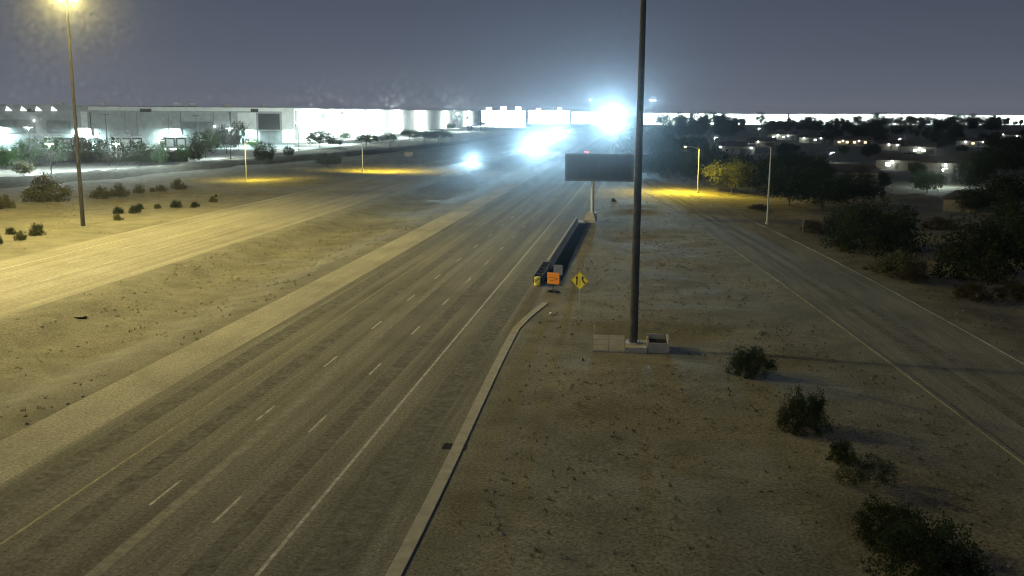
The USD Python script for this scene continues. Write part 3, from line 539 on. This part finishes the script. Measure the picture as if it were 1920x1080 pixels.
hw = thing('hedge_wall', 'low pale topped retaining wall before the dock doors', 'wall', (0, 0, 0)); HWa, HWb = G(120, 303), G(352, 303)
hv = Wall(HWa, HWb); UsdGeom.Xformable(hw).GetOrderedXformOps()[0].Set(Gf.Vec3d(*hv.o)); UsdGeom.Xformable(hw).GetOrderedXformOps()[1].Set(hv.rz)
zw = hv.uz(240, 284)[1]; part(hw, 'face', box(0, hv.L, 0, .4, -.3, zw), 'dark_olive'); part(hw, 'coping', box(-.1, hv.L + .1, -.15, .55, zw + .002, zw + .35), 'door_white')
B = Wall(G(553, 268), G(900, 235)); zB = B.uz(700, 205.5)[1]
wb = thing('warehouse', 'long white floodlit warehouse receding towards the freeway glare', 'warehouse', B.o, B.rz)
part(wb, 'body', box(0, B.L, 0, 120, -.5, zB - .8), 'wall_white'); part(wb, 'parapet', box(-.3, B.L + .3, -.3, .5, zB - .797, zB), 'wall_white'); part(wb, 'roof', box(0, B.L, .51, 120, zB - .797, zB - .4), 'wall_dark')
for x0, y0, x1, y1, m, n in ((573, 221, 593, 232, 'wall_dark', 'window'), (604, 213, 613, 225, 'trim_dark', 'vent'), (639, 210, 643, 215, 'trim_dark', 'vent'), (754, 206, 776, 246, 'wall_grey', 'wall_panel'), (553, 207, 560, 262, 'wall_grey', 'wall_panel')): B.rect(wb, n, x0, y0, x1, y1, .02, .3, m)
for px in (585, 625, 665, 705, 745, 790, 835, 880):
    u, z = B.uz(px, 228); wl = part(wb, 'wall_lamp', box(u - .6, u + .6, -1.0, -.02, z, z + .5), 'galvanised'); part(wl, 'lens', box(u - .5, u + .5, -.95, -.2, z - .12, z - .004), 'lens_white')
    lamp(wb, 'wall_wash', (u, -14.0, z - 1.2), 17000, WHITE, .4, kind='disk', aim=(0, 1, -.12))  # added floodlight hanging in the air before the wall, for even brightness
def lot_light(px, base, top, label, power=6000, heads=2, color=WHITE):
    p = at(px, base); h = height_at(p, top); t = thing('lot_light', label, 'light pole', p); part(t, 'pole', tubes([(0, 0, 0), (0, 0, h)], [.14, .09], 8), 'dark_metal'); part(t, 'base', cyl((0, 0, -.1), (0, 0, .8), .3), 'concrete')
    for s in ((-1, 1) if heads == 2 else (1,)):
        hd = part(t, 'lamp_head', trimesh.creation.box([.9, .5, .18]).apply_translation([s * .7, 0, h]), 'dark_metal'); part(hd, 'lens', box(s * .7 - .4, s * .7 + .4, -.22, .22, h - .17, h - .095), 'lens_white' if power else 'glass_dark')
    if power: lamp(t, 'bulb', (0, 0, h - .5), power * 1.8, color, .2)
for px, b, tp, pw, lb in ((203, 300, 214, 0, 'dark unlit lot light pole right of the lamp mast'), (372, 297, 217, 0, 'dark unlit lot light pole before the dark wall panel'), (60, 322, 238, 3000, 'lot light pole at the left border'), (433, 298, 240, 4000, 'lot light pole beside the tall dark tree'), (560, 282, 230, 4000, 'lot light pole where the two warehouses meet'), (300, 318, 262, 2500, 'short light pole by the lit road'), (97, 331, 269, 4500, 'short lamp pole before the trees, left of the lamp mast'), (221, 321, 269, 4500, 'short lamp pole before the trees, right of the lamp mast'), (627, 271, 231, 11000, 'lot light pole before the white warehouse'), (740, 258, 222, 14000, 'lot light pole near the flat trees'), (858, 247, 212, 16000, 'lot light pole near the palm')): lot_light(px, b, tp, lb, pw)
for px, b, pw, lb in ((772, 264, 500, 'small bright lamp under the flat trees'), (810, 262, 500, 'small bright lamp under the widest flat tree')): lot_light(px, b, b - 12, lb, pw, 1)

# far lit buildings along the horizon
def far_building(x0, x1, base, top, label, power, lamps=2, m='wall_white', name='far_warehouse', units=0, off=14.0):
    Wf = Wall(G(x0, base), G(x1, base + .0065 * (x1 - x0))); z = Wf.uz((x0 + x1) / 2, top)[1]; t = thing(name, label, 'warehouse', Wf.o, Wf.rz)
    part(t, 'body', box(0, Wf.L, 0, 70, -.5, z - .8), m); part(t, 'parapet', box(-.4, Wf.L + .4, -.5, 70.4, z - .797, z), 'wall_white')
    nb = max(3, int(Wf.L / 14))
    for k in range(nb):
        u = (k + .5) * Wf.L / nb; part(t, 'dock_door', box(u - 2.2, u + 2.2, -.15, -.02, 1.0, 5.2), 'wall_dark' if k % 3 else 'door_white')
    for k in range(lamps):
        u = (k + .5) * Wf.L / lamps; wl = part(t, 'wall_lamp', box(u - .8, u + .8, -1.2, -.03, z * .68, z * .68 + .6), 'galvanised'); part(wl, 'lens', box(u - .7, u + .7, -1.1, -.2, z * .68 - .15, z * .68 - .004), 'lens_white')
        lamp(t, 'wall_wash', (u, -off, z * .62), power * .6, WHITE, .5, kind='disk', aim=(0, 1, -.1))  # unseen flood added off the facade to whiten it evenly
    R = rng(int(x0))
    for k in range(units): u = (k + .5) * Wf.L / units; part(t, 'roof_glow', box(u - 3.5, u + 3.5, -.3, .8, z + .003, z + R.uniform(3.5, 5.5)), 'glow_white')
    return t
far_building(903, 985, 238, 207.5, 'white lit far building just left of the freeway glare', 22000, 3, units=3)
far_building(990, 1068, 232, 207.5, 'white lit far building behind the headlights', 26000, 3, units=2)
far_building(1072, 1128, 231, 210, 'lit far building left of the floodlight tower', 22000, 2)
far_building(1205, 1292, 233, 213, 'first lit far building right of the unlit mast', 34000, 3)
far_building(1300, 1352, 232.5, 213.5, 'short lit far building second right of the unlit mast', 40000, 2)
far_building(1364, 1476, 233, 214, 'lit far building behind the tree row above the garage house', 42000, 3)
far_building(1480, 1640, 233, 214.6, 'long lit far building in the middle of the right horizon', 48000, 4)
far_building(1646, 1785, 233.5, 215.2, 'long lit far building right of the middle one', 48000, 4)
far_building(1790, 1860, 234, 217, 'lower lit far building near the right border', 30000, 2)
far_building(1866, 1990, 234, 216.6, 'lit far building at the right border', 42000, 3)

# floodlight tower and far lamps
def flood(px, base, top, label, power, n=4, size=1.0, color=LED, name='floodlight_tower', cone=None):
    p = at(px, base); h = height_at(p, top); t = thing(name, label, 'floodlight', p, math.degrees(math.atan2(p[1], p[0])) - 90); d = -p[:2] / dist(p)
    part(t, 'mast', tubes([(0, 0, 0), (0, 0, h)], [.25, .14], 10), 'galvanised'); part(t, 'cross_arm', box(-.2 - n * .4 * size, .2 + n * .4 * size, -.06, .06, h - .06, h + .06), 'galvanised'); part(t, 'footing', cyl((0, 0, -.2), (0, 0, .5), .6), 'concrete')
    for k in range(n):
        x = (k - (n - 1) / 2) * .8 * size; hd = part(t, 'lamp_head', box(x - .36 * size, x + .36 * size, -.3, -.07, h - .3 * size, h + .3 * size), 'dark_metal'); part(hd, 'lens', box(x - .32 * size, x + .32 * size, -.33, -.302, h - .26 * size, h + .26 * size), 'lens_led')
    lamp(t, 'beam', (0, -.9, h), power, color, .4, cone=cone, aim=(0, -1, -.02))
    return t
flood(1146, 284, 222, 'floodlight tower with blinding blue white lamps over the road', 410000, 6, 1.5, cone=16)
flood(1105, 246, 187, 'distant lamp tower small above the blinding floodlight', 16000, 2, 1.2, cone=40)
flood(1222, 248, 188, 'distant lamp tower alone in the sky right of the unlit mast', 24000, 3, 1.9, cone=40)

# ------------------------------------------------------------------ vehicles
def car(px, base, label, paint='car_silver', rz=180.0, beams=0, tail=0, truck=False, p=None, cat='car'):
    p = at(px, base) if p is None else p; t = thing('truck' if truck else 'car', label, cat, (p[0], p[1], .012), rz)
    if truck: side = [(-4.2, .5), (4.2, .5), (4.2, 1.5), (3.6, 3.2), (2.2, 3.4), (2.2, 3.9), (-4.2, 3.9)]; w = 2.4
    else: side = [(-2.25, .35), (2.25, .35), (2.3, .75), (1.9, .95), (1.05, 1.05), (.45, 1.45), (-1.1, 1.48), (-1.75, 1.08), (-2.25, 1.0)]; w = 1.8
    R = trimesh.transformations.rotation_matrix(math.pi / 2, [1, 0, 0]); RZ = trimesh.transformations.rotation_matrix(math.pi / 2, [0, 0, 1])
    ex = lambda q, ww: prism(q, ww).apply_transform(R).apply_translation([0, ww / 2, 0]).apply_transform(RZ)   # nose towards +y
    b = part(t, 'body', ex(side, w), paint, 30)
    gl = [(2.3, 1.7), (3.9, 1.7), (3.55, 3.0), (2.3, 3.0)] if truck else [(1.0, 1.06), (.45, 1.40), (-1.05, 1.43), (-1.6, 1.10)]
    part(t, 'side_windows', ex(gl, w + .03), 'glass_dark'); y0, y1, z0, z1 = (3.75, 4.05, 1.75, 2.9) if truck else (.62, .98, 1.1, 1.38)
    part(t, 'windshield', trimesh.convex.convex_hull([(sx * .42 * w, y1 + .06, z0) for sx in (-1, 1)] + [(sx * .40 * w, y0 + .06, z1) for sx in (-1, 1)] + [(sx * .42 * w, y1 - .1, z0) for sx in (-1, 1)] + [(sx * .40 * w, y0 - .1, z1) for sx in (-1, 1)]), 'glass_dark')
    for yy in ((2.9, -2.8) if truck else (1.4, -1.4)):
        for sx in (-1, 1): r = .5 if truck else .34; part(t, 'wheel', cyl((sx * (w / 2 - .2), yy, r), (sx * (w / 2 + .02), yy, r), r, r, 18), 'rubber')
    n = 4.2 if truck else 2.27
    for sx in (-1, 1):
        x = sx * w * .36; part(t, 'headlight', box(x - .2, x + .2, n - .05, n + .05, .58, .80), 'lens_led' if beams else 'door_white'); part(t, 'tail_light', box(x - .2, x + .2, -n + .0, -n + .06, .72, .92) if not truck else box(x - .2, x + .2, -n - .05, -n + .03, .7, .95), 'lens_red' if tail else 'lens_warm' if False else 'sign_orange')
        if beams:
            lamp(t, 'beam', (x, n + .12, .70), beams, LED, .11, cone=17, aim=(-.10 if beams > 9000 else 0, 1, .03))
    if tail: lamp(t, 'tail_glow', (0, -n - .2, .85), tail, (1, .08, .04), .1)
    return t
car(888, 303, 'oncoming car with blue white headlights, nearest to the camera', beams=40000)
car(1000, 277, 'oncoming car with blinding headlights, lowest of the glaring group', 'car_dark', beams=140000)
car(1022, 264, 'oncoming car second in the glaring group', beams=45000); car(1046, 254, 'oncoming car farther up the glaring group', 'car_dark', beams=100000)
car(1068, 246, 'oncoming car farthest up the glaring group', beams=9000)
car(1100, 288, 'car with red tail lights driving away behind the message sign', 'car_dark', rz=0, tail=90, beams=9000)
p = at(171, 331); car(0, 0, 'dark parked car behind the lamp mast by the lit road', 'car_dark', rz=100, p=p)
p = at(34, 311); car(0, 0, 'white box van among the trees at the far left', 'car_white', rz=95, truck=True, p=p, cat='van')

# ------------------------------------------------------------------ houses right of the ramp
def house(px, base, w, d, h, label, lights=(), rz=0.0, wins=(), power=120, warm=True, roof='gable'):
    p = at(px, base); face = math.degrees(math.atan2(p[1], p[0])) - 90 + rz; t = thing('house', label, 'house', p, face)
    part(t, 'wall', box(-w / 2, w / 2, 0, d, -.5, h), 'stucco')
    o, rh = .6, min(d, w) * .22
    R = trimesh.convex.convex_hull([(-w / 2 - o, -o, h + .003), (w / 2 + o, -o, h + .003), (-w / 2 - o, d + o, h + .003), (w / 2 + o, d + o, h + .003), (-w / 2 + (2 if roof == 'hip' else 0), d / 2, h + rh), (w / 2 - (2 if roof == 'hip' else 0), d / 2, h + rh)])
    part(t, 'roof', R, 'roof_tile'); part(t, 'garage_door', box(w * .12, w * .42, -.08, -.01, 0, 2.3), 'trim_dark'); part(t, 'door', box(-.1 * w - .5, -.1 * w + .5, -.06, -.01, 0, 2.1), 'bark')
    for k, (x, lit) in enumerate(wins):
        f = part(t, 'window', box(x - .85, x + .85, -.08, -.01, .95, 2.25), 'door_white'); part(f, 'pane', box(x - .75, x + .75, -.10, -.082, 1.03, 2.17), lit)
    for x, z, pw, c in lights:
        part(t, 'porch_lamp', trimesh.creation.icosphere(1, .42).apply_translation([x, -.5, z]), 'lens_white' if c is WHITE else 'lens_warm'); lamp(t, 'porch_light', (x, -1.1, z - .1), pw * .3, c, .16)
    return t
WARM = (1, .82, .55)
HS = [(1380, 288, 16, 10, 3.2, 'pale house with a dark garage behind the lit street lamp', [(6.5, 2.6, 130, WHITE), (-7.0, 2.9, 40, WHITE)], [(-4, 'glass_dark')]),
      (1428, 275, 15, 9, 3.0, 'house with two lamps just right of the garage house', [(-2, 2.7, 120, WHITE)], [(-5, 'window_warm')]),
      (1466, 261, 20, 10, 3.3, 'brightly lit house with glowing wall in the far row', [(-3, 3.0, 900, WHITE), (4, 2.6, 500, WHITE)], [(1, 'glow_white'), (-6, 'glow_white')]),
      (1525, 267, 18, 9, 3.0, 'far house with one lamp at its left end', [(-6, 2.8, 420, WHITE), (4.5, 2.6, 90, WHITE)], [(1, 'glow_white')]),
      (1600, 272, 22, 9, 3.0, 'far house with a row of warm yellow windows', [(-6, 2.4, 60, WARM), (3, 2.4, 60, WARM)], [(-8, 'window_warm'), (-3.5, 'window_warm'), (.5, 'window_warm'), (6.5, 'window_warm')]),
      (1676, 281, 15, 9, 3.0, 'dim far house with two small lamps', [(-2.5, 2.6, 60, WHITE), (1.5, 2.6, 110, WHITE)], [(5, 'glass_dark')]),
      (1722, 289, 15, 9, 3.4, 'house with one square glowing wall', [(.2, 2.6, 700, WHITE)], [(2, 'glow_white'), (-1.5, 'glow_white')]),
      (1690, 318, 16, 9, 3.0, 'nearer house with a square white lit porch', [(-3, 2.5, 380, WHITE)], [(-4.2, 'glow_white')]),
      (1775, 324, 15, 9, 3.0, 'house with one small white lamp by the green lit tree', [(-.5, 2.4, 160, WHITE)], [(4, 'glass_dark')]),
      (1824, 274, 18, 9, 3.0, 'far house with a pair of small lamps near the right border', [(-4, 2.5, 260, WHITE), (5, 2.5, 220, WHITE)], [(0, 'window_warm')]),
      (1890, 260, 18, 9, 3.0, 'farthest house with two faint lamps near the right border', [(-3.5, 3.2, 220, WHITE), (6, 2.4, 120, WHITE)], [(0, 'glass_dark')]),
      (1595, 343, 15, 9, 2.8, 'unlit long roofed house behind the broad bush', [], [(-6, 'glass_dark'), (4, 'glass_dark')]),
      (1850, 312, 24, 10, 2.8, 'unlit long roofed house near the right border', [], [(-10, 'glass_dark'), (8, 'glass_dark')]),
      (1815, 398, 9, 7, 2.4, 'small shed with a pale sloping roof among dark trees', [], [])]
for px, b, w, d, h, lb, li, wi in HS: house(px, b, w, d, h, lb, li, wins=wi, roof='hip' if px % 2 else 'gable')
for px, b, tp, pw, lb in ((1338, 300, 257, 500, 'small lamp pole glowing behind the lit street lamp'), (1421, 268, 240, 500, 'distant lamp pole above the garage house'), (1557, 305, 285, 130, 'short lone lamp among dark trees'), (1684, 280, 260, 200, 'distant lamp pole above the dim house')): lot_light(px, b, tp, lb, pw, 1)
plant(T_GREEN[1], 'green_lit_tree', 1738, 362, 70, 44, 'green tree lit from the side by a white lamp', 'tree', wide=1.65)
lot_light(1765, 352, 312, 'white lamp pole beside the green lit tree', 900, 1)
# dark neighbourhood trees; none stands where a lamp shows
keep = [(x, y) for x, y in ((1328, 258), (1402, 258), (1421, 240), (1425, 269), (1455, 258), (1468, 252), (1490, 263), (1520, 259), (1530, 262), (1557, 286), (1585, 267), (1600, 265), (1611, 265), (1684, 261), (1670, 274), (1678, 275), (1707, 280), (1722, 279), (1669, 308), (1812, 266), (1836, 267), (1773, 316), (1882, 245), (1905, 252), (1735, 340), (1385, 277), (1290, 274), (1308, 300), (1590, 335), (1815, 385), (1765, 330))]
R = random.Random(5); spots = []
for row, (b0, b1, hm, n) in enumerate(((236, 242, 16, 54), (243, 254, 10, 44), (256, 275, 8, 44), (278, 305, 7.5, 44), (310, 360, 7, 44))):
    for k in range(n):
        px = 1235 + (700 * (k + R.uniform(.1, .9)) / n); b = R.uniform(b0, b1)
        if px < 1310 and b > 300: continue
        p = at(px, b); kk = np.dot(p - EYE, fw) / F; h = hm * R.uniform(.6, 1.25) / kk; w = h * R.uniform(.9, 1.5)
        if any(abs(px - x) < w * .5 + 5 and b - h - 3 < y < b + 3 for x, y in keep): continue
        spots.append((px, b, w, h, row))
LAB = ['dark trees silhouetted against the far lights', 'dark far trees behind the lit houses', 'dark trees among the lit houses', 'dark trees in the nearer gardens', 'dark trees on unlit ground right of the ramp']
def ordinal(k):
    one = ['', 'first', 'second', 'third', 'fourth', 'fifth', 'sixth', 'seventh', 'eighth', 'ninth', 'tenth', 'eleventh', 'twelfth', 'thirteenth', 'fourteenth', 'fifteenth', 'sixteenth', 'seventeenth', 'eighteenth', 'nineteenth']
    if k < 20: return one[k]
    ten = {2: ('twentieth', 'twenty'), 3: ('thirtieth', 'thirty'), 4: ('fortieth', 'forty'), 5: ('fiftieth', 'fifty')}[k // 10]
    return ten[0] if k % 10 == 0 else ten[1] + '-' + one[k % 10]
spots.sort(); count = {}
for px, b, w, h, row in spots:
    count[row] = count.get(row, 0) + 1
    plant(T_DARK[int(px) % 3], 'dark_tree', px, b, w, h, f'{ordinal(count[row])} from the left of the {LAB[row]}', 'tree', ('trees against the far lights', 'trees behind the lit houses', 'trees among the houses', 'trees in the gardens', 'trees right of the ramp')[row], wide=1.05)
# dark tree belt between the floodlight and the ramp
BELT = (1178, 1206, 1238, 1270, 1215, 1252, 1288, 1320, 1345, 1300, 1190, 1241)
for k, (px, b, w, h) in enumerate(((1178, 292, 60, 46), (1206, 300, 66, 62), (1238, 306, 70, 66), (1270, 312, 66, 52), (1215, 330, 60, 40), (1252, 334, 60, 46), (1288, 338, 50, 50), (1320, 342, 56, 60), (1345, 330, 60, 52), (1300, 290, 50, 34), (1190, 262, 40, 22), (1241, 262, 50, 26))):
    plant(T_DARK[k % 2], 'dark_tree', px, b, w, h, f'{ordinal(sorted(BELT).index(px) + 1)} from the left of the dark trees right of the floodlight glare', 'tree', 'trees in the belt by the floodlight', wide=1.2)

# ------------------------------------------------------------------ the air
MAT['haze'] = usdkit.material(stage, '/World/Looks/haze', {**{f'v{k}': ('principled_volume', {'color': (.93, .95, 1.0), 'density': d, 'anisotropy': g}) for k, (d, g) in enumerate(HAZE)}, 'a': ('add_closure', {})},
    [('v0.volume', 'a.closure1'), ('v1.volume', 'a.closure2')], volume='a.closure')
if HAZE: tag(part(None, 'haze', box(-6100, 6100, -6100, 6100, -3, 46), 'haze'), kind='stuff')
